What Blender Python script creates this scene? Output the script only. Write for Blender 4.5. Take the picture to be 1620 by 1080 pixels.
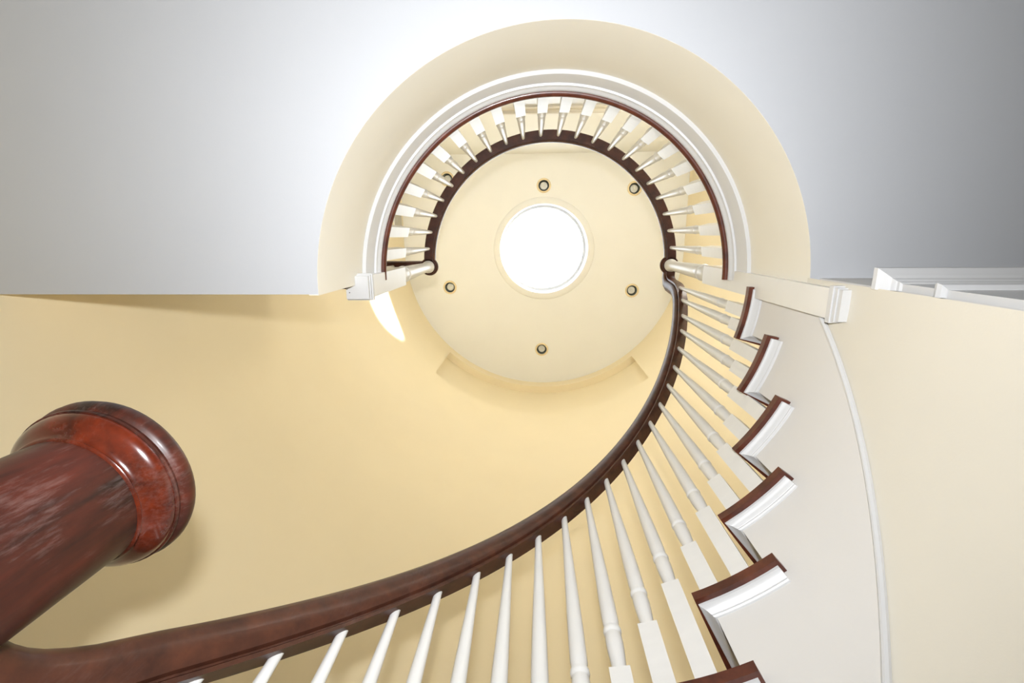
import bpy, bmesh, math, random
from mathutils import Vector, Matrix
from mathutils.geometry import delaunay_2d_cdt

random.seed(4)
rad = math.radians
for o in list(bpy.data.objects):
    bpy.data.objects.remove(o, do_unlink=True)
SC = bpy.context.scene
COL = SC.collection

# ------------------------------------------------------------------ camera
CH = 1.0                      # eye height above the hall floor; +X = picture right, +Y = picture down
F = 720.0                     # focal length in pixels of a 1620 px wide frame
ZENITH = (847.0, 372.5)       # where verticals converge
d = Vector(((ZENITH[0] - 810) / F, (ZENITH[1] - 540) / F, 1)).normalized()
R3 = d.rotation_difference(Vector((0, 0, 1))).to_matrix()
right, down, fwd = R3.col[0], R3.col[1], R3.col[2]
cam_data = bpy.data.cameras.new('camera')
cam_data.sensor_width = 36
cam_data.lens = F / 1620 * 36
cam_data.clip_start = 0.02
cam = bpy.data.objects.new('camera', cam_data)
M4 = Matrix((right, -down, -fwd)).transposed().to_4x4()
M4.translation = (0, 0, CH)
cam.matrix_world = M4
COL.objects.link(cam)
SC.camera = cam

# ------------------------------------------------------------------ light and exposure
SH = (856.0 - ZENITH[0]) / F
CX, CY = 0.045 + SH * 1.6, 0.175   # axis of the round well at the landing edge
CXS = 0.045 + SH * 1.35            # ... of the stair
CXR = 0.045 + SH * 2.8             # ... of the landing rail
CXW = 0.045 + SH * 3.6             # ... of the stairwell wall
CXT = 0.045 + SH * 6.07            # ... of the skylight
SKY_R, SKY_Z = 0.571, 6.07
W = bpy.data.worlds.new('World'); SC.world = W; W.use_nodes = True
bg = W.node_tree.nodes['Background']
bg.inputs['Color'].default_value = (0.86, 0.93, 1.0, 1)
bg.inputs['Strength'].default_value = 6.5

def light(name, kind, loc, energy, color, **kw):
    L = bpy.data.lights.new(name, kind); L.energy = energy; L.color = color
    for k, v in kw.items():
        try: setattr(L, k, v)
        except AttributeError: pass
    o = bpy.data.objects.new(name, L); o.location = loc; COL.objects.link(o)
    return o
# sun through the round skylight: lands on the curved wall
sun = light('sun', 'SUN', (0, 0, 9), 28.0, (1.0, 0.95, 0.86), angle=rad(3.0))
sun_dir = Vector((-1.62, 0.42, -1.30))
sun.rotation_euler = sun_dir.to_track_quat('-Z', 'Y').to_euler()
# portal over the skylight opening, so that its daylight is sampled well
por = light('skylight_portal', 'AREA', (CXT, CY, CH + SKY_Z + 0.36), 1.0, (1, 1, 1), shape='DISK', size=2 * SKY_R)
por.data.cycles.is_portal = True
# the photographer's soft flash, held above the camera (picture-up side)
flash = light('flash', 'AREA', (0.0, -0.15, CH + 0.0), 33.0, (0.97, 0.98, 1.0), shape='DISK', size=0.06)
flash.data.spread = rad(168)
flash.rotation_euler = Vector((-0.20, -0.04, 1)).to_track_quat('-Z', 'Y').to_euler()
# added upward fill lights, no fixtures here, to brighten the upper ceiling
for lx, ly, e in ((-1.38, -0.62, 9.0), (1.45, -0.62, 6.8)):
    lamp = light('upper_fill_up', 'AREA', (lx, ly, CH + 1.872 + 1.5), e, (0.99, 0.98, 0.97), shape='DISK', size=0.3)
    lamp.rotation_euler = (math.pi, 0, 0)
light('upper_fill_point', 'POINT', (1.45, -0.75, CH + 1.872 + 1.2), 29.0, (1.0, 0.965, 0.90), shadow_soft_size=0.16)  # added point fill for the stairwell walls, no lamp stands here

SC.view_settings.view_transform = 'Standard'
SC.view_settings.look = 'None'
SC.view_settings.gamma = 1
SC.view_settings.use_curve_mapping = False
SC.view_settings.exposure = 0.0

# ------------------------------------------------------------------ helpers
def tag(o, label=None, cat=None, group=None, kind=None):
    for k, v in (('label', label), ('category', cat), ('group', group), ('kind', kind)):
        if v: o[k] = v
    return o

def link(name, me, mat=None, parent=None):
    o = bpy.data.objects.new(name, me)
    COL.objects.link(o)
    if mat and not me.materials: me.materials.append(mat)
    if parent:
        o.parent = parent
        o.matrix_parent_inverse = Matrix.Translation(parent.location).inverted() if parent.type == 'EMPTY' else parent.matrix_basis.inverted()
    return o

def empty(name, loc):
    o = bpy.data.objects.new(name, None); o.location = loc; o.empty_display_size = 0.1
    COL.objects.link(o); return o

def finish(bm, smooth=None):
    bmesh.ops.remove_doubles(bm, verts=bm.verts, dist=1e-6)
    bmesh.ops.recalc_face_normals(bm, faces=bm.faces)
    me = bpy.data.meshes.new('m'); bm.to_mesh(me); bm.free()
    if smooth is not None:
        me.shade_smooth()
        me.set_sharp_from_angle(angle=rad(smooth))
    return me

def obj(name, bm, mat, parent=None, smooth=None, kind=None):
    me = finish(bm, smooth); me.name = name
    o = link(name, me, mat, parent)
    if kind: o['kind'] = kind
    return o

def pol(r, th, z, cx=CX, cy=CY):
    a = rad(th); return Vector((cx + r * math.cos(a), cy + r * math.sin(a), z + CH))

def add_box(bm, x0, x1, y0, y1, z0, z1):
    v = [bm.verts.new((x, y, z)) for x in (x0, x1) for y in (y0, y1) for z in (z0, z1)]
    for f in ((0, 1, 3, 2), (4, 6, 7, 5), (0, 4, 5, 1), (2, 3, 7, 6), (0, 2, 6, 4), (1, 5, 7, 3)):
        bm.faces.new([v[i] for i in f])
    return v

def bevel(bm, w, seg=2, ang=30):
    es = [e for e in bm.edges if len(e.link_faces) == 2 and e.calc_face_angle(0) > rad(ang)]
    bmesh.ops.bevel(bm, geom=es, offset=w, segments=seg, affect='EDGES', profile=0.6)

def box_obj(name, x0, x1, y0, y1, z0, z1, mat, parent=None, bev=0.0, kind=None):
    bm = bmesh.new(); add_box(bm, x0, x1, y0, y1, z0 + CH, z1 + CH)
    if bev: bevel(bm, bev)
    return obj(name, bm, mat, parent, 40 if bev else None, kind)

def arc_steps(a0, a1, step=2.5):
    n = max(1, int(math.ceil(abs(a1 - a0) / step)))
    return [a0 + (a1 - a0) * i / n for i in range(n + 1)]

def add_arc(bm, prof, angs, cx=CX, cy=CY, closed=True, dz=None):
    """sweep an (r, z) outline round the well's axis; dz(th) lifts it"""
    rings = []
    for th in angs:
        s = dz(th) if dz else 0.0
        rings.append([bm.verts.new(pol(r, th, z + s, cx, cy)) for r, z in prof])
    n = len(prof)
    for A, B in zip(rings, rings[1:]):
        for i in range(n if closed else n - 1):
            j = (i + 1) % n
            bm.faces.new((A[i], A[j], B[j], B[i]))
    if closed and abs(angs[-1] - angs[0]) < 359.9:
        bm.faces.new(rings[0]); bm.faces.new(rings[-1][::-1])
    return rings

def add_lathe(bm, prof, n=24, x=0, y=0, z=0):
    rings = []
    for r, h in prof:
        if r < 1e-6: rings.append([bm.verts.new((x, y, z + h))])
        else: rings.append([bm.verts.new((x + r * math.cos(2 * math.pi * i / n), y + r * math.sin(2 * math.pi * i / n), z + h)) for i in range(n)])
    for A, B in zip(rings, rings[1:]):
        for i in range(n):
            j = (i + 1) % n
            if len(A) == 1 and len(B) == 1: continue
            if len(A) == 1: bm.faces.new((A[0], B[j], B[i]))
            elif len(B) == 1: bm.faces.new((A[i], A[j], B[0]))
            else: bm.faces.new((A[i], A[j], B[j], B[i]))
    if len(rings[0]) > 1: bm.faces.new(rings[0][::-1])
    if len(rings[-1]) > 1: bm.faces.new(rings[-1])

def add_sweep(bm, pts, sides, prof):
    """profile (u across, w up) along pts; sides = the across direction at each point"""
    rings = []
    n = len(pts)
    for i, (p, s) in enumerate(zip(pts, sides)):
        t = (pts[min(i + 1, n - 1)] - pts[max(i - 1, 0)]).normalized()
        s = (s - t * s.dot(t)).normalized()
        up = t.cross(s)
        rings.append([bm.verts.new(p + s * u + up * w) for u, w in prof])
    m = len(prof)
    for A, B in zip(rings, rings[1:]):
        for i in range(m):
            j = (i + 1) % m
            bm.faces.new((A[i], A[j], B[j], B[i]))
    bm.faces.new(rings[0]); bm.faces.new(rings[-1][::-1])

def add_extrude(bm, poly, z0, z1):
    a = [bm.verts.new((p[0], p[1], z0 + CH)) for p in poly]
    b = [bm.verts.new((p[0], p[1], z1 + CH)) for p in poly]
    n = len(poly)
    bm.faces.new(a); bm.faces.new(b[::-1])
    for i in range(n):
        j = (i + 1) % n
        bm.faces.new((a[i], a[j], b[j], b[i]))

def plate_with_holes(bm, outer, holes, z):
    """flat polygon with round holes (cx, cy, r)"""
    verts = [Vector(p) for p in outer]
    edges = [(i, (i + 1) % len(outer)) for i in range(len(outer))]
    for cx, cy, r in holes:
        b = len(verts); n = 64 if r > 0.3 else 28
        verts += [Vector((cx + r * math.cos(2 * math.pi * i / n), cy + r * math.sin(2 * math.pi * i / n))) for i in range(n)]
        edges += [(b + i, b + (i + 1) % n) for i in range(n)]
    ov, oe, of, *_ = delaunay_2d_cdt(verts, edges, [], 1, 1e-6)
    vs = [bm.verts.new((p[0], p[1], z + CH)) for p in ov]
    for f in of:
        c = sum((ov[i] for i in f), Vector((0, 0))) / len(f)
        if any((c - Vector((h[0], h[1]))).length < h[2] for h in holes): continue
        bm.faces.new([vs[i] for i in f])

# ------------------------------------------------------------------ materials
def new_mat(name):
    m = bpy.data.materials.new(name); m.use_nodes = True
    nt = m.node_tree; b = nt.nodes['Principled BSDF']
    return m, nt, b

def paint(name, col, rough=0.55, var=0.03, scale=2.5, bump=0.012, spec=0.35):
    m, nt, b = new_mat(name)
    tc = nt.nodes.new('ShaderNodeTexCoord')
    n1 = nt.nodes.new('ShaderNodeTexNoise'); n1.inputs['Scale'].default_value = scale; n1.inputs['Detail'].default_value = 5
    nt.links.new(tc.outputs['Object'], n1.inputs['Vector'])
    r = nt.nodes.new('ShaderNodeValToRGB')
    lo = [c * (1 - var) for c in col]; hi = [min(1, c * (1 + var)) for c in col]
    r.color_ramp.elements[0].position = 0.3; r.color_ramp.elements[0].color = (*lo, 1)
    r.color_ramp.elements[1].position = 0.7; r.color_ramp.elements[1].color = (*hi, 1)
    nt.links.new(n1.outputs['Fac'], r.inputs['Fac']); nt.links.new(r.outputs['Color'], b.inputs['Base Color'])
    n2 = nt.nodes.new('ShaderNodeTexNoise'); n2.inputs['Scale'].default_value = 220; n2.inputs['Detail'].default_value = 2
    nt.links.new(tc.outputs['Object'], n2.inputs['Vector'])
    bp = nt.nodes.new('ShaderNodeBump'); bp.inputs['Strength'].default_value = bump * 5; bp.inputs['Distance'].default_value = 0.002
    nt.links.new(n2.outputs['Fac'], bp.inputs['Height']); nt.links.new(bp.outputs['Normal'], b.inputs['Normal'])
    b.inputs['Roughness'].default_value = rough
    b.inputs['Specular IOR Level'].default_value = spec
    return m

def wood(name, dark, lite, rough=0.3, coat=0.5, stretch=(14, 14, 1.2), scuff=0.0, scuff_col=(0.42, 0.33, 0.3)):
    m, nt, b = new_mat(name)
    tc = nt.nodes.new('ShaderNodeTexCoord')
    mp = nt.nodes.new('ShaderNodeMapping'); mp.inputs['Scale'].default_value = stretch
    nt.links.new(tc.outputs['Object'], mp.inputs['Vector'])
    n1 = nt.nodes.new('ShaderNodeTexNoise'); n1.inputs['Scale'].default_value = 2.2; n1.inputs['Detail'].default_value = 7; n1.inputs['Roughness'].default_value = 0.62
    nt.links.new(mp.outputs['Vector'], n1.inputs['Vector'])
    r = nt.nodes.new('ShaderNodeValToRGB')
    r.color_ramp.elements[0].position = 0.32; r.color_ramp.elements[0].color = (*dark, 1)
    r.color_ramp.elements[1].position = 0.72; r.color_ramp.elements[1].color = (*lite, 1)
    nt.links.new(n1.outputs['Fac'], r.inputs['Fac'])
    out = r.outputs['Color']
    b.inputs['Roughness'].default_value = rough
    if scuff:
        mp2 = nt.nodes.new('ShaderNodeMapping'); mp2.inputs['Scale'].default_value = (110, 110, 20)
        nt.links.new(tc.outputs['Object'], mp2.inputs['Vector'])
        n2 = nt.nodes.new('ShaderNodeTexNoise'); n2.inputs['Scale'].default_value = 1.6; n2.inputs['Detail'].default_value = 8; n2.inputs['Roughness'].default_value = 0.7
        nt.links.new(mp2.outputs['Vector'], n2.inputs['Vector'])
        n3 = nt.nodes.new('ShaderNodeTexNoise'); n3.inputs['Scale'].default_value = 9; n3.inputs['Detail'].default_value = 3
        nt.links.new(tc.outputs['Object'], n3.inputs['Vector'])
        mul = nt.nodes.new('ShaderNodeMath'); mul.operation = 'MULTIPLY'
        nt.links.new(n2.outputs['Fac'], mul.inputs[0]); nt.links.new(n3.outputs['Fac'], mul.inputs[1])
        r2 = nt.nodes.new('ShaderNodeValToRGB')
        r2.color_ramp.elements[0].position = 0.27; r2.color_ramp.elements[0].color = (0, 0, 0, 1)
        r2.color_ramp.elements[1].position = 0.46; r2.color_ramp.elements[1].color = (scuff,) * 3 + (1,)
        nt.links.new(mul.outputs[0], r2.inputs['Fac'])
        mx = nt.nodes.new('ShaderNodeMix'); mx.data_type = 'RGBA'
        nt.links.new(r2.outputs['Color'], mx.inputs[0]); nt.links.new(out, mx.inputs[6])
        mx.inputs[7].default_value = (*scuff_col, 1)
        out = mx.outputs[2]
    nt.links.new(out, b.inputs['Base Color'])
    b.inputs['Specular IOR Level'].default_value = 0.3
    b.inputs['Coat Weight'].default_value = coat
    b.inputs['Coat Roughness'].default_value = 0.12
    return m

def plain(name, col, rough=0.4, metal=0.0):
    m, nt, b = new_mat(name)
    b.inputs['Base Color'].default_value = (*col, 1); b.inputs['Roughness'].default_value = rough; b.inputs['Metallic'].default_value = metal
    return m

M_YELLOW = paint('yellow_wall_paint', (0.90, 0.785, 0.545), var=0.012)
M_CREAM = paint('cream_wall_paint', (0.73, 0.69, 0.595), var=0.015)
M_FASCIA = paint('fascia_paint', (0.84, 0.805, 0.71), var=0.015)
M_UPCEIL = paint('upper_ceiling_paint', (0.88, 0.875, 0.83), var=0.012)
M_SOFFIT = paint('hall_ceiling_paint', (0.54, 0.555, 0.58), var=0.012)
M_STRING = paint('stringer_paint', (0.73, 0.715, 0.69), var=0.012)
M_WHITE = paint('white_gloss_paint', (0.645, 0.65, 0.655), rough=0.34, var=0.015, scale=6, bump=0.006, spec=0.5)
M_BALUS = paint('baluster_paint', (0.77, 0.765, 0.745), rough=0.32, var=0.02, scale=8, bump=0.006, spec=0.5)
M_RAIL = wood('handrail_mahogany', (0.036, 0.012, 0.007), (0.092, 0.029, 0.014), rough=0.40, coat=0.06, stretch=(9, 9, 9), scuff=0.12, scuff_col=(0.20, 0.15, 0.15))
M_NOSE = wood('tread_mahogany', (0.055, 0.015, 0.009), (0.15, 0.040, 0.020), rough=0.34, coat=0.22, stretch=(8, 8, 8))
M_NEWEL = wood('newel_mahogany', (0.013, 0.006, 0.004), (0.080, 0.015, 0.007), rough=0.42, coat=0.08, stretch=(13, 13, 2.4), scuff=0.15)
M_CAP = wood('newel_cap_mahogany', (0.018, 0.005, 0.003), (0.125, 0.017, 0.005), rough=0.22, coat=0.8, stretch=(9, 9, 9), scuff=0.06)
M_OAK = paint('pale_carpet', (0.70, 0.70, 0.69), rough=0.9, var=0.06, scale=40, bump=0.05, spec=0.1)
M_DARK = plain('dark_baffle', (0.24, 0.26, 0.235), 0.45)
M_AMBER = plain('trim_ring_enamel', (0.80, 0.66, 0.40), 0.4)
M_BULB = plain('lamp_glass', (0.80, 0.79, 0.70), 0.25)
M_GRILLE = plain('vent_enamel', (0.50, 0.47, 0.40), 0.5)
M_NAIL = plain('nail_hole', (0.05, 0.04, 0.035), 0.8)

M_GLASS = bpy.data.materials.new('skylight_glass'); M_GLASS.use_nodes = True
nt = M_GLASS.node_tree; nt.nodes.clear()
o_ = nt.nodes.new('ShaderNodeOutputMaterial'); t_ = nt.nodes.new('ShaderNodeBsdfTransparent'); g_ = nt.nodes.new('ShaderNodeBsdfGlossy')
t_.inputs['Color'].default_value = (0.95, 0.975, 1.0, 1); g_.inputs['Roughness'].default_value = 0.05
mx_ = nt.nodes.new('ShaderNodeMixShader'); mx_.inputs[0].default_value = 0.05
nt.links.new(t_.outputs[0], mx_.inputs[1]); nt.links.new(g_.outputs[0], mx_.inputs[2]); nt.links.new(mx_.outputs[0], o_.inputs[0])

# ------------------------------------------------------------------ levels (relative to the eye)
R = 0.728                     # face of fascia, stringer and wall under the stair
RW = 1.82                     # stairwell wall
Z_FLOOR = -1.0
Z_SOF = 1.36                  # hall ceiling
Z_LAND = 1.872                # upper floor
Z_TOP = SKY_Z
R_N, R_B = 0.69, 0.735        # nosing edge, baluster line
XW = CXW - RW; XE = CXW + RW
Y_N = -1.0                    # upper north wall
HX1, HY0 = 3.4, -3.6          # far corner of the ground hall

# ------------------------------------------------------------------ setting
# curved stairwell wall with the long recess below the ceiling
NA0, NA1, NZ0, NZ1, ND = 49.3, 132.3, 4.94, 5.885, 0.09
bm = bmesh.new()
def quad(bm, a, b, c, e): bm.faces.new([bm.verts.new(p) for p in (a, b, c, e)])
angs = arc_steps(0, NA0) + arc_steps(NA0, NA1)[1:] + arc_steps(NA1, 180)[1:]
levels = [Z_FLOOR, 0, 1, 2, 3, 4, NZ0, NZ1, Z_TOP]
for a, b in zip(angs, angs[1:]):
    inn = a >= NA0 - 1e-6 and b <= NA1 + 1e-6
    for z0, z1 in zip(levels, levels[1:]):
        rr = RW
        if inn and abs(z0 - NZ0) < 1e-6: rr = RW + ND
        quad(bm, pol(rr, a, z0, CXW), pol(rr, b, z0, CXW), pol(rr, b, z1, CXW), pol(rr, a, z1, CXW))
    if inn:
        for z in (NZ0, NZ1): quad(bm, pol(RW, a, z, CXW), pol(RW, b, z, CXW), pol(RW + ND, b, z, CXW), pol(RW + ND, a, z, CXW))
for a in (NA0, NA1): quad(bm, pol(RW, a, NZ0, CXW), pol(RW, a, NZ1, CXW), pol(RW + ND, a, NZ1, CXW), pol(RW + ND, a, NZ0, CXW))
obj('wall_south', bm, M_YELLOW, None, 30, 'structure')
# straight walls
box_obj('wall_west', XW - 0.1, XW, HY0, CY, Z_FLOOR, Z_TOP, M_YELLOW, kind='structure')
box_obj('wall_east', XE, XE + 0.1, Y_N, CY, Z_SOF + 0.05, Z_TOP, M_YELLOW, kind='structure')
box_obj('wall_north', XW, XE, Y_N - 0.1, Y_N, Z_LAND - 0.03, Z_TOP, M_UPCEIL, kind='structure')
box_obj('wall_hall_north', XW, HX1, HY0 - 0.1, HY0, Z_FLOOR, Z_SOF, M_CREAM, kind='structure')
box_obj('wall_hall_east', HX1, HX1 + 0.1, HY0, 0.124, Z_FLOOR, Z_SOF, M_CREAM, kind='structure')
WC = CXS + math.sqrt(R * R - (CY - 0.124) ** 2)   # corner of the wall under the stair
M_DOORWALL = M_STRING
bm = bmesh.new(); add_extrude(bm, [(WC + 0.03, 0.124), (HX1, 0.124), (HX1, 0.23), (WC + 0.05, 0.23)], Z_FLOOR, Z_SOF + 0.01)
obj('wall_door', bm, M_DOORWALL, kind='structure')
# floor of the hall
bm = bmesh.new(); add_box(bm, XW - 0.1, HX1 + 0.1, HY0 - 0.1, CY + RW + 0.1, Z_FLOOR - 0.05 + CH, Z_FLOOR + CH)
obj('floor', bm, M_OAK, kind='structure')
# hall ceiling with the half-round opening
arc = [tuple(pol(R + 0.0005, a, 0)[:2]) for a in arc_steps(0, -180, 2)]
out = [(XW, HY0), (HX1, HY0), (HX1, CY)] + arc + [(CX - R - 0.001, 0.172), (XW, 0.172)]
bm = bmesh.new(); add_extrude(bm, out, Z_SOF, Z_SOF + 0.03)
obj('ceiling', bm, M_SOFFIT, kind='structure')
# upper floor boards
bm = bmesh.new(); add_extrude(bm, [(XW, Y_N), (XE, Y_N), (XE, CY)] + [tuple(pol(R + 0.005, a, 0)[:2]) for a in arc_steps(0, -180, 2)] + [(XW, CY)], Z_LAND - 0.03, Z_LAND)
obj('floor_upper', bm, M_OAK, kind='structure')
# landing edge: fascia, white band with cove, wooden nosing
bm = bmesh.new(); add_arc(bm, [(R, Z_SOF + 0.001), (R, Z_LAND - 0.03), (R + 0.03, Z_LAND - 0.03), (R + 0.03, Z_SOF + 0.001)], arc_steps(-180, 0, 2))
obj('trim_1', bm, M_FASCIA, None, 30, 'structure')
bm = bmesh.new(); add_arc(bm, [(R, 1.730), (0.7145, 1.730), (0.713, 1.733), (0.713, 1.812), (0.7115, 1.816), (0.7045, 1.818), (0.704, 1.823), (0.7005, 1.830), (0.695, 1.835), (0.693, 1.840), (0.693, 1.846), (R, 1.846)], arc_steps(-180, 0, 2))
obj('trim_2', bm, M_WHITE, None, 30, 'structure')
nose_prof = [(R, 1.846), (0.690, 1.846), (0.682, 1.848), (0.6775, 1.854), (0.6765, 1.860), (0.679, 1.867), (0.687, 1.872), (R, 1.872)]
bm = bmesh.new(); add_arc(bm, nose_prof, arc_steps(-180, 0, 2))
obj('trim_3', bm, M_NOSE, None, 40, 'structure')
# straight front edge of the landing, west side: fascia and nosing
box_obj('trim_4', XW, CX - R - 0.001, 0.160, 0.172, Z_SOF + 0.002, Z_LAND - 0.03, M_YELLOW, kind='structure')
bm = bmesh.new(); add_box(bm, XW, CX - R - 0.01, CY - 0.05, CY + 0.036, 1.846 + CH, 1.872 + CH); bevel(bm, 0.01, 3)
obj('trim_5', bm, M_NOSE, None, 40, 'structure')

# upper ceiling with skylight and downlight holes
DL = [(x + SH * 6.07, y) for x, y in ((0.027, -0.616), (1.165, -0.57), (-1.218, 0.671), (1.20, 0.713), (0.02, 1.521), (-1.206, -0.709))]
bm = bmesh.new()
outc = [(XW - 0.1, Y_N - 0.1), (XE + 0.1, Y_N - 0.1), (XE + 0.1, CY)] + [tuple(pol(RW + 0.1, a, 0, CXW)[:2]) for a in arc_steps(0, 180, 4)[1:-1]] + [(XW - 0.1, CY)]
plate_with_holes(bm, outc, [(CXT - 0.01, CY, SKY_R)] + [(x, y, 0.068) for x, y in DL], Z_TOP)
obj('ceiling_upper', bm, M_UPCEIL, kind='structure')

# skylight: shaft, ceiling ring, curb, glass dome
sky = empty('window_1', (CXT, CY, CH + Z_TOP)); sky['kind'] = 'structure'
SXC = CXT - 0.01
bm = bmesh.new(); add_arc(bm, [(SKY_R, Z_TOP - 0.002), (SKY_R, Z_TOP + 0.34), (SKY_R + 0.03, Z_TOP + 0.34), (SKY_R + 0.03, Z_TOP - 0.002)], arc_steps(0, 360, 3), cx=SXC)
obj('shaft_lining', bm, M_WHITE, sky, 30)
bm = bmesh.new(); add_arc(bm, [(SKY_R + 0.001, Z_TOP), (SKY_R + 0.001, Z_TOP - 0.010), (SKY_R + 0.075, Z_TOP - 0.010), (SKY_R + 0.083, Z_TOP - 0.003), (SKY_R + 0.083, Z_TOP)], arc_steps(0, 360, 3), cx=SXC)
obj('ceiling_ring', bm, M_UPCEIL, sky, 50)
bm = bmesh.new(); add_arc(bm, [(SKY_R - 0.03, Z_TOP + 0.32), (SKY_R - 0.03, Z_TOP + 0.345), (SKY_R + 0.04, Z_TOP + 0.345), (SKY_R + 0.04, Z_TOP + 0.32)], arc_steps(0, 360, 3), cx=SXC)
obj('curb_frame', bm, M_WHITE, sky, 30)
bm = bmesh.new()
dome = [((SKY_R + 0.01) * math.cos(rad(a)), 0.20 * math.sin(rad(a))) for a in range(0, 90, 10)] + [(0, 0.20)]
add_lathe(bm, dome, 48, SXC, CY, CH + Z_TOP + 0.375)
bm.faces.ensure_lookup_table()
for f in [f for f in bm.faces if len(f.verts) > 4]: bm.faces.remove(f)
obj('glass_dome', bm, M_GLASS, sky, 60)

# wall under the stair, below the stringer
def z_sb(th): return 1.246 - (th - 5.1) * 0.01555      # lower edge of the stringer
bm = bmesh.new()
ths = arc_steps(-4.02, 4.0, 2) + arc_steps(4.0, 135, 2)
prev = None
for i, th in enumerate(ths):
    top = Z_SOF + 0.01 if th <= 4.0 and i < len(arc_steps(-4.02, 4.0, 2)) else max(z_sb(th) + 0.012, Z_FLOOR + 0.02)
    ro = R + 0.06
    cur = [bm.verts.new(pol(R + 0.002, th, Z_FLOOR, CXS)), bm.verts.new(pol(R + 0.002, th, top, CXS)), bm.verts.new(pol(R + 0.06, th, top, CXS)), bm.verts.new(pol(R + 0.06, th, Z_FLOOR, CXS))]
    if i == 0:
        for v in cur[2:]: v.co.x, v.co.y = WC + 0.06, 0.1243
    if prev:
        for k in range(4):
            j = (k + 1) % 4; bm.faces.new((prev[k], prev[j], cur[j], cur[k]))
    prev = cur
obj('wall_under_stair', bm, M_CREAM, None, 30, 'structure')

# ------------------------------------------------------------------ staircase
TB = [8.7, 13.2, 18.8, 24.1, 30.1, 36.4, 42.5, 48.7, 54.8, 61.1, 67.5, 73.9, 80.3, 86.8, 93.4, 99.9, 106.3, 113.0, 119.3, 126.0, 132.8, 139.5]   # baluster angles
NOSE = [16.1 + 12.07 * i for i in range(5)] + [(TB[2 * k - 1] + TB[2 * k]) / 2 for k in range(6, 11)] + [143.0, 153.5, 168.0, 181.0]
RISE = 0.19
RO = RW - 0.035               # outer ends of the steps, at the wall
def z_tread(k): return 1.662 - RISE * (k - 1)          # k = 1 is the tread below the landing
TH = 0.021
stair = tag(empty('staircase', pol(R, 90, Z_FLOOR, CXS)), 'curved staircase with mahogany treads and a white stringer wrapped round the well', 'staircase')
for k in range(1, 15):
    nose = NOSE[k - 1]; prevn = NOSE[k - 2] if k > 1 else 4.2
    back = prevn - 4.6 if k > 1 else 0.5
    ris = prevn - 2.3 if k > 1 else 2.0                 # riser above this tread
    zt = z_tread(k)
    bm = bmesh.new()
    if k <= 12:
        outl = [pol(R_N, a, 0, CXS) for a in arc_steps(back, nose, 2.4)]
        outl += [pol(RO, a, 0, CXS) for a in arc_steps(nose, ris, 4)]
        outl += [pol(R + 0.004, a, 0, CXS) for a in arc_steps(ris, back, 2.4)]
    else:
        outl = [pol(0.83, a, 0, CXS) for a in arc_steps(ris, nose, 2.4)] + [pol(RO, a, 0, CXS) for a in arc_steps(nose, ris, 4)]
    add_extrude(bm, outl, zt - TH, zt)
    bevel(bm, 0.0098, 4, 50)
    tr = obj('tread', bm, M_NOSE, stair, 40)
    if k <= 12:                                          # cove under the tread end and under its front edge
        cove = [(0.0, -TH - 0.027), (0.004, -TH - 0.026), (0.007, -TH - 0.023), (0.007, -TH - 0.0205), (0.009, -TH - 0.019), (0.0125, -TH - 0.013), (0.019, -TH - 0.007), (0.0235, -TH - 0.005), (0.0245, -TH), (0.0, -TH)]
        thr = nose - 2.3                                 # riser face: the moulding turns the corner here
        tv = Vector((-math.sin(rad(thr)), math.cos(rad(thr)), 0))
        bm = bmesh.new(); rings = []
        for a in arc_steps(back + 0.6, thr, 2.4)[:-1]:
            rings.append([bm.verts.new(pol(R - p, a, zt + z, CXS)) for p, z in cove])
        rings.append([bm.verts.new(pol(R - p, thr, zt + z, CXS) + tv * p) for p, z in cove])
        rings.append([bm.verts.new(pol(RO - 0.007, thr, zt + z, CXS) + tv * p) for p, z in cove])
        for A, B in zip(rings, rings[1:]):
            for i in range(len(cove)):
                j = (i + 1) % len(cove); bm.faces.new((A[i], A[j], B[j], B[i]))
        bm.faces.new(rings[0]); bm.faces.new(rings[-1][::-1])
        obj('tread_moulding', bm, M_WHITE, tr, 25)
    # riser under the front of this tread
    bm = bmesh.new()
    zb = z_tread(k + 1) if k < 14 else Z_FLOOR
    rin = R + 0.003 if k <= 12 else 0.86
    a, b = nose - 2.3, nose - 3.3
    pts = [pol(rin, a, 0, CXS), pol(RO - 0.002, a, 0, CXS), pol(RO - 0.002, b, 0, CXS), pol(rin, b, 0, CXS)]
    add_extrude(bm, pts, zb, zt - TH)
    obj('riser', bm, M_WHITE, stair)
# first riser, under the landing
bm = bmesh.new(); add_extrude(bm, [pol(R + 0.003, 2.2, 0, CXS), pol(RO - 0.002, 2.2, 0, CXS), pol(RO - 0.002, 1.0, 0, CXS), pol(R + 0.003, 1.0, 0, CXS)], z_tread(1), Z_LAND)
obj('riser', bm, M_WHITE, stair)
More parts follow.
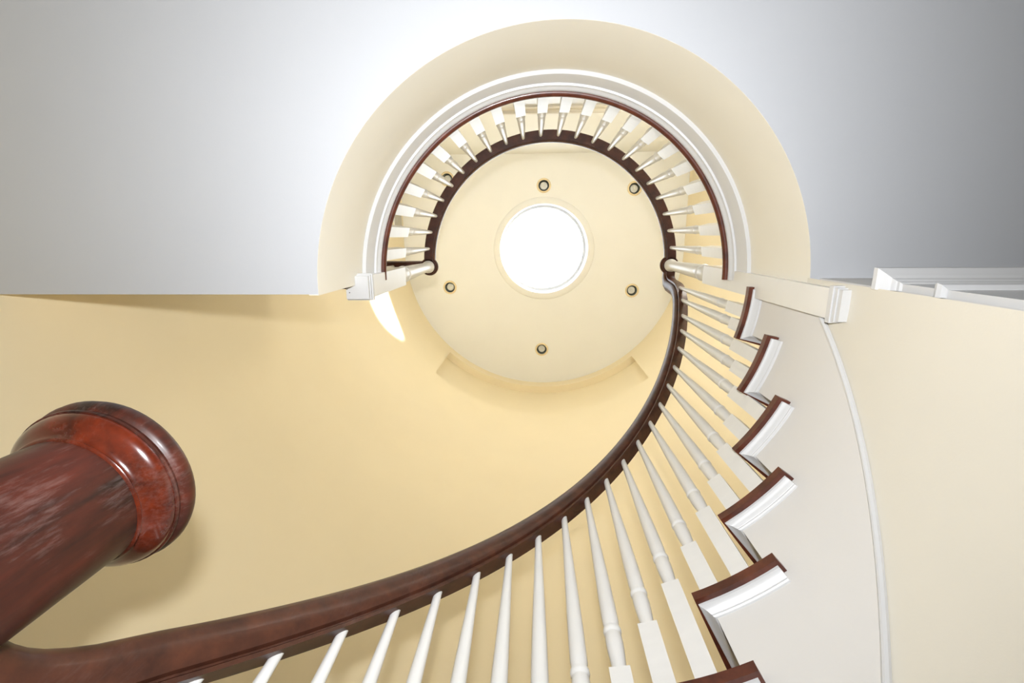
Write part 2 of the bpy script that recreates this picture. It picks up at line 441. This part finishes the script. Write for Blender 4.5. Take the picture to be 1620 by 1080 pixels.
# stringer: saw-tooth top under the treads, helical lower edge
bm = bmesh.new()
seg = [(2.0, NOSE[0] - 2.3, z_tread(1) - TH)] + [(NOSE[k - 1] - 2.3, NOSE[k] - 2.3, z_tread(k + 1) - TH) for k in range(1, 12)]
for a0, a1, zt in seg:
    st = arc_steps(a0, a1, 2.0)
    for a, b in zip(st, st[1:]):
        zb0, zb1 = max(z_sb(a), Z_FLOOR), max(z_sb(b), Z_FLOOR)
        quad(bm, pol(R, a, zb0, CXS), pol(R, b, zb1, CXS), pol(R, b, zt, CXS), pol(R, a, zt, CXS))
        quad(bm, pol(R + 0.03, a, zb0, CXS), pol(R + 0.03, b, zb1, CXS), pol(R + 0.03, b, zt, CXS), pol(R + 0.03, a, zt, CXS))
        quad(bm, pol(R, a, zb0, CXS), pol(R, b, zb1, CXS), pol(R + 0.03, b, zb1, CXS), pol(R + 0.03, a, zb0, CXS))
    quad(bm, pol(R, a1, zt, CXS), pol(R + 0.03, a1, zt, CXS), pol(R + 0.03, a1, max(z_sb(a1), Z_FLOOR), CXS), pol(R, a1, max(z_sb(a1), Z_FLOOR), CXS))
obj('stringer', bm, M_STRING, stair, 30)
bead = [(R, -0.004), (R - 0.006, -0.003), (R - 0.0095, 0.004), (R - 0.0095, 0.010), (R - 0.006, 0.016), (R, 0.018)]
bm = bmesh.new(); add_arc(bm, bead, arc_steps(3.6, 132, 2), cx=CXS, dz=z_sb)
obj('stringer_bead', bm, M_WHITE, stair, 30)

# ------------------------------------------------------------------ balusters
TURN, TURN_L = 0.651, 0.572
def turned(L):
    k = (L - 0.14) / 0.397
    low = [(0.0140, -0.01), (0.0148, 0.0), (0.0150, 0.006), (0.0165, 0.028), (0.0188, 0.056), (0.0196, 0.076), (0.0192, 0.090), (0.0178, 0.096), (0.0180, 0.098), (0.0206, 0.101), (0.0213, 0.106), (0.0206, 0.111), (0.0172, 0.114), (0.0174, 0.120), (0.0190, 0.128), (0.0193, 0.140)]
    up = [(0.0190, 0.05), (0.0172, 0.13), (0.0143, 0.23), (0.0112, 0.33), (0.0094, 0.397), (0.0092, 0.417)]
    bm = bmesh.new(); add_lathe(bm, low + [(r, 0.14 + h * k) for r, h in up], 20)
    me = finish(bm, 40); me.materials.append(M_BALUS); return me
ME_TURN = {TURN: turned(TURN), TURN_L: turned(TURN_L)}
bm = bmesh.new(); add_box(bm, -0.0222, 0.0222, -0.0222, 0.0222, 0, 1); ME_BLOCK = finish(bm); ME_BLOCK.materials.append(M_BALUS)
def baluster(root, p, th, z_bot, z_top, T=TURN):
    b = bpy.data.objects.new('baluster', ME_TURN[T]); COL.objects.link(b); b.parent = root
    b.matrix_parent_inverse = Matrix.Translation(root.location).inverted()
    b.location = (p.x, p.y, z_top - T + CH); b.rotation_euler = (0, 0, rad(th))
    k = bpy.data.objects.new('base_block', ME_BLOCK); COL.objects.link(k); k.parent = b
    L = z_top - T - z_bot
    k.location = (0, 0, -L); k.scale = (1, 1, L)

half = [(0.0245, 0.0), (0.0245, 0.007), (0.0205, 0.0095), (0.0205, 0.0125), (0.0285, 0.0155), (0.0325, 0.023), (0.0340, 0.036), (0.0338, 0.050), (0.0305, 0.064), (0.022, 0.074), (0.009, 0.079)]
RAILP = half + [(-u, w) for u, w in half[::-1]]
def z_rail(th): return 2.465 - 0.01531 * (th - 13.0)   # underside of the stair rail
Z_LR = 2.802                                            # underside of the landing rail

bal = tag(empty('stair_balustrade', pol(R_B, 90, z_tread(7))), 'balustrade of white turned spindles and mahogany handrail sweeping down the curved stair', 'balustrade')
pts, sides = [], []
def addp(r, th, z, cx=None):
    pts.append(pol(r, th, z, 0.045 + SH * z if cx is None else cx)); a = rad(th); sides.append(Vector((math.cos(a), math.sin(a), 0)))
for th, r, z in ((163, 0.722, 0.312), (160, 0.725, 0.317), (158, 0.728, 0.322), (156, 0.730, 0.329), (154, 0.732, 0.339), (152, 0.734, 0.353), (150, R_B, 0.372), (148, R_B, 0.396), (146, R_B, 0.424), (144, R_B, 0.457)):
    addp(r, th, z)
for th in arc_steps(142, 12, 2): addp(R_B, th, z_rail(th))
for th, z in ((10.6, 2.508), (9.3, 2.536), (8.2, 2.568), (7.3, 2.608), (6.8, 2.655), (6.6, 2.710), (6.3, 2.758), (5.6, 2.788), (4.6, 2.800), (3.5, Z_LR), (0.2, Z_LR)):
    addp(R_B, th, z)
bm = bmesh.new(); add_sweep(bm, pts, sides, RAILP)
obj('handrail', bm, M_RAIL, bal, 35)
for i, th in enumerate(TB):
    zt = z_rail(th) if i else 2.535
    baluster(bal, pol(R_B, th, 0, 0.045 + SH * (zt - 0.2)), th, z_tread(i // 2 + 1), zt)

lbal = tag(empty('landing_balustrade', pol(R_B, -90, Z_LAND)), 'half-round landing balustrade of white spindles under a dark handrail ring', 'balustrade')
pts, sides = [], []
for th in arc_steps(0.2, -180, 2): addp(R_B, th, Z_LR, CXR)
bm = bmesh.new(); add_sweep(bm, pts, sides, RAILP)
obj('handrail', bm, M_RAIL, lbal, 35)
for i in range(22):
    th = -180 + 180 * (i + 1) / 23
    baluster(lbal, pol(R_B, th, 0, CXR - 0.003), th, Z_LAND, Z_LR, TURN_L)
# straight guard along the west edge of the landing
gbal = tag(empty('guard_balustrade', Vector((-1.2, CY + 0.01, CH + Z_LAND))), 'straight guard rail running from the white drop newel to the yellow wall', 'balustrade')
NLX, NLY = -0.684 + SH * 2.2, 0.184
bm = bmesh.new()
gp = [Vector((NLX, NLY, CH + Z_LR)), Vector((XW + 0.002, NLY, CH + Z_LR))]
add_sweep(bm, gp, [Vector((0, -1, 0))] * 2, RAILP)
obj('handrail', bm, M_RAIL, gbal, 35)
for i in range(9):
    baluster(gbal, Vector((NLX - 0.11 * (i + 1), NLY, 0)), 0, Z_LAND, Z_LR, TURN_L)

# ------------------------------------------------------------------ newel posts
def drop_newel(name, label, x, y, z_bot, hw, rot=0.0):
    root = tag(empty(name, Vector((x, y, CH + z_bot))), label, 'newel post', 'white drop newel posts')
    def sq(nm, h0, h1, w, bev=0.003):
        bm = bmesh.new(); add_box(bm, x - w, x + w, y - w, y + w, CH + h0, CH + h1); bevel(bm, bev, 2)
        return obj(nm, bm, M_WHITE if nm != 'shaft' else M_BALUS, root, 40)
    sq('shaft', z_bot + 0.03, 2.150, hw, 0.002)
    sq('bottom_plate', z_bot, z_bot + 0.014, hw + 0.0005)
    sq('bottom_moulding', z_bot + 0.014, z_bot + 0.026, hw + 0.004)
    sq('bottom_collar', z_bot + 0.026, z_bot + 0.042, hw + 0.008)
    t = [(0.030, 2.14), (0.0375, 2.150), (0.0385, 2.19), (0.0385, 2.235), (0.0375, 2.242), (0.0410, 2.247), (0.0415, 2.255), (0.0395, 2.263), (0.0365, 2.268), (0.0370, 2.30), (0.0345, 2.45), (0.0305, 2.63), (0.0295, 2.725), (0.0300, 2.748), (0.0335, 2.766), (0.0370, 2.782), (0.0380, 2.798), (0.0380, 2.804)]
    bm = bmesh.new(); add_lathe(bm, [(r, h + CH) for r, h in t], 28, x, y, 0)
    obj('turned_shaft', bm, M_BALUS, root, 40)
    cap = [(0.046, Z_LR), (0.046, Z_LR + 0.007), (0.041, Z_LR + 0.010), (0.041, Z_LR + 0.0125), (0.050, Z_LR + 0.016), (0.0545, Z_LR + 0.024), (0.0555, Z_LR + 0.034), (0.053, Z_LR + 0.046), (0.046, Z_LR + 0.056), (0.030, Z_LR + 0.063), (0, Z_LR + 0.065)]
    bm = bmesh.new(); add_lathe(bm, [(r, h + CH) for r, h in cap], 32, x, y, 0)
    obj('rail_cap', bm, M_RAIL, root, 40)
    return root
nl = drop_newel('drop_newel', 'white drop newel post hanging free at the end of the grey-white ceiling', NLX, NLY, 1.652, 0.042)
nr = drop_newel('drop_newel', 'white drop newel post set against the cream wall at the head of the stair', 0.785 + SH * 2.0, 0.178, 1.178, 0.040)
bm = bmesh.new(); add_lathe(bm, [(0.0022, 0), (0.0022, 0.002)], 10, NLX - 0.030, NLY + 0.018, CH + 1.6515)
obj('nail_hole', bm, M_NAIL, nl)

# mahogany starting newel
NX, NY = -0.629 + SH * 0.55, 0.349
S = 0.56
new = tag(empty('starting_newel', Vector((NX, NY, 0))), 'thick round mahogany newel column with moulded cap at the foot of the handrail', 'newel post')
RS = 0.0925
bm = bmesh.new()
add_lathe(bm, [(0.135, 0.0), (0.135, 0.10), (0.125, 0.115), (0.112, 0.13), (0.105, 0.16), (RS, 0.20), (RS, 0.7), (RS, 1.2), (RS, CH + 0.5215)], 48, NX, NY, 0)
obj('column', bm, M_NEWEL, new, 40)
bm = bmesh.new()
capp = [(RS - 0.004, 0.5150), (RS + 0.002, 0.5155), (RS + 0.0038, 0.5180), (RS + 0.002, 0.5205), (RS + 0.0005, 0.5215), (RS + 0.0015, 0.5245), (RS + 0.006, 0.5280), (RS + 0.013, 0.5315), (RS + 0.0195, 0.5355), (RS + 0.0240, 0.5405), (RS + 0.0262, 0.5460), (RS + 0.0262, 0.5490)]
add_lathe(bm, [(r, h + CH) for r, h in capp], 64, NX, NY, 0)
cp = obj('cap_moulding', bm, M_CAP, new, 50)
bm = bmesh.new()
capt = [(RS + 0.020, 0.5488), (RS + 0.0285, 0.5490), (RS + 0.0290, 0.5525), (RS + 0.0270, 0.5545), (RS + 0.0265, 0.5580), (RS + 0.0285, 0.5600), (RS + 0.0310, 0.5625), (RS + 0.0330, 0.5680), (RS + 0.0330, 0.5760), (RS + 0.0300, 0.5830), (RS + 0.024, 0.5880), (0.05, 0.597), (0, 0.600)]
add_lathe(bm, [(r, h + CH) for r, h in capt], 64, NX, NY, 0)
obj('cap_disc', bm, M_NEWEL, new, 50)

# ------------------------------------------------------------------ door in the hall wall (entablature over it)
dr = empty('door_1', Vector((1.25, 0.124, 0))); dr['kind'] = 'structure'
XS, YF = 0.800 + SH * 1.45, 0.110
def course(name, z0, z1, steps, mat=M_WHITE, parent=dr):
    """mouldings with mitred return: steps = (z, projection)"""
    bm = bmesh.new()
    rings = []
    for z, p in steps:
        rings.append([bm.verts.new((XS - p, 0.126, z + CH)), bm.verts.new((XS - p, YF - p, z + CH)), bm.verts.new((XS + 0.96 + p, YF - p, z + CH)), bm.verts.new((XS + 0.96 + p, 0.126, z + CH))])
    for A, B in zip(rings, rings[1:]):
        for i in range(4):
            j = (i + 1) % 4; bm.faces.new((A[i], A[j], B[j], B[i]))
    bm.faces.new(rings[0]); bm.faces.new(rings[-1][::-1])
    return obj(name, bm, mat, parent, 25)
course('crown_moulding', 0, 0, [(1.058, 0.0), (1.062, 0.004), (1.068, 0.005), (1.072, 0.010), (1.076, 0.012), (1.082, 0.020), (1.090, 0.028), (1.094, 0.033), (1.105, 0.034)])
course('frieze_board', 0, 0, [(0.968, 0.0), (1.058, 0.0)])
course('neck_moulding', 0, 0, [(0.944, 0.002), (0.948, 0.010), (0.956, 0.013), (0.964, 0.010), (0.968, 0.002)])
course('head_casing', 0, 0, [(0.862, 0.0), (0.944, 0.0)])
box_obj('casing', XS, XS + 0.085, YF, 0.126, Z_FLOOR, 0.862, M_WHITE, dr, 0.002)
box_obj('casing', XS + 0.875, XS + 0.96, YF, 0.126, Z_FLOOR, 0.862, M_WHITE, dr, 0.002)
lf = box_obj('door_leaf', XS + 0.085, XS + 0.875, 0.118, 0.1235, Z_FLOOR + 0.008, 0.862, M_WHITE, dr)

# upper hall door on the north wall
DX = SH * 3.95
d2 = empty('door_2', Vector((0.145, Y_N, CH + Z_LAND))); d2['kind'] = 'structure'
box_obj('head_casing', DX + (-0.32), DX + (0.61), Y_N, Y_N + 0.022, 3.885, 3.975, M_CREAM, d2, 0.004)
box_obj('cap_moulding', DX + (-0.335), DX + (0.625), Y_N, Y_N + 0.045, 3.975, 4.005, M_CREAM, d2, 0.006)
box_obj('casing', DX + (-0.32), DX + (-0.23), Y_N, Y_N + 0.02, Z_LAND, 3.885, M_CREAM, d2, 0.003)
box_obj('casing', DX + (0.52), DX + (0.61), Y_N, Y_N + 0.02, Z_LAND, 3.885, M_CREAM, d2, 0.003)
box_obj('door_leaf', DX + (-0.23), DX + (0.52), Y_N, Y_N + 0.008, Z_LAND + 0.01, 3.885, M_WHITE, d2)

# vent high on the west wall
vt = tag(empty('wall_vent', Vector((XW, -0.17, CH + 5.84))), 'small grey-beige louvred vent high on the upper wall behind the landing spindles', 'vent')
bm = bmesh.new(); add_box(bm, XW, XW + 0.012, -0.27, -0.10, CH + 5.66, CH + 5.98); obj('frame', bm, M_UPCEIL, vt)
for i in range(2):
    z0 = 5.675 + i * 0.15
    bm = bmesh.new(); add_box(bm, XW + 0.010, XW + 0.016, -0.258, -0.112, CH + z0, CH + z0 + 0.135); obj('louvre_panel', bm, M_GRILLE, vt)

# recessed downlights
names = ['recessed downlight in the upper ceiling straight above the skylight in view',
         'recessed downlight in the upper ceiling tucked against the handrail ring, beside the skylight',
         'recessed downlight in the upper ceiling below the free white drop newel',
         'recessed downlight in the upper ceiling near the head of the stair rail',
         'recessed downlight in the upper ceiling over the middle of the wall recess',
         'recessed downlight in the upper ceiling mostly hidden behind the handrail ring']
for (x, y), lb in zip(DL, names):
    dl = tag(empty('downlight', Vector((x, y, CH + Z_TOP))), lb, 'downlight', 'downlights round the skylight')
    bm = bmesh.new(); 
    rg = [(0.067, 0.0), (0.067, -0.004), (0.072, -0.008), (0.086, -0.006), (0.091, 0.0)]
    n = 36
    rings = [[bm.verts.new((x + r * math.cos(2 * math.pi * i / n), y + r * math.sin(2 * math.pi * i / n), CH + Z_TOP + h)) for i in range(n)] for r, h in rg]
    for A, B in zip(rings, rings[1:]):
        for i in range(n): bm.faces.new((A[i], A[(i + 1) % n], B[(i + 1) % n], B[i]))
    obj('trim_ring', bm, M_AMBER, dl, 50)
    bm = bmesh.new()
    rings = [[bm.verts.new((x + r * math.cos(2 * math.pi * i / n), y + r * math.sin(2 * math.pi * i / n), CH + Z_TOP + h)) for i in range(n)] for r, h in [(0.067, -0.003), (0.064, 0.03), (0.06, 0.14)]]
    for A, B in zip(rings, rings[1:]):
        for i in range(n): bm.faces.new((A[i], A[(i + 1) % n], B[(i + 1) % n], B[i]))
    bm.faces.new(rings[-1])
    obj('baffle', bm, M_DARK, dl, 50)
    bm = bmesh.new(); add_lathe(bm, [(0, 0.030), (0.012, 0.030), (0.014, 0.036), (0.034, 0.037), (0.047, 0.040), (0.050, 0.048), (0.034, 0.11), (0.018, 0.138)], 28, x, y, CH + Z_TOP)
    obj('lamp', bm, M_BULB, dl, 50)
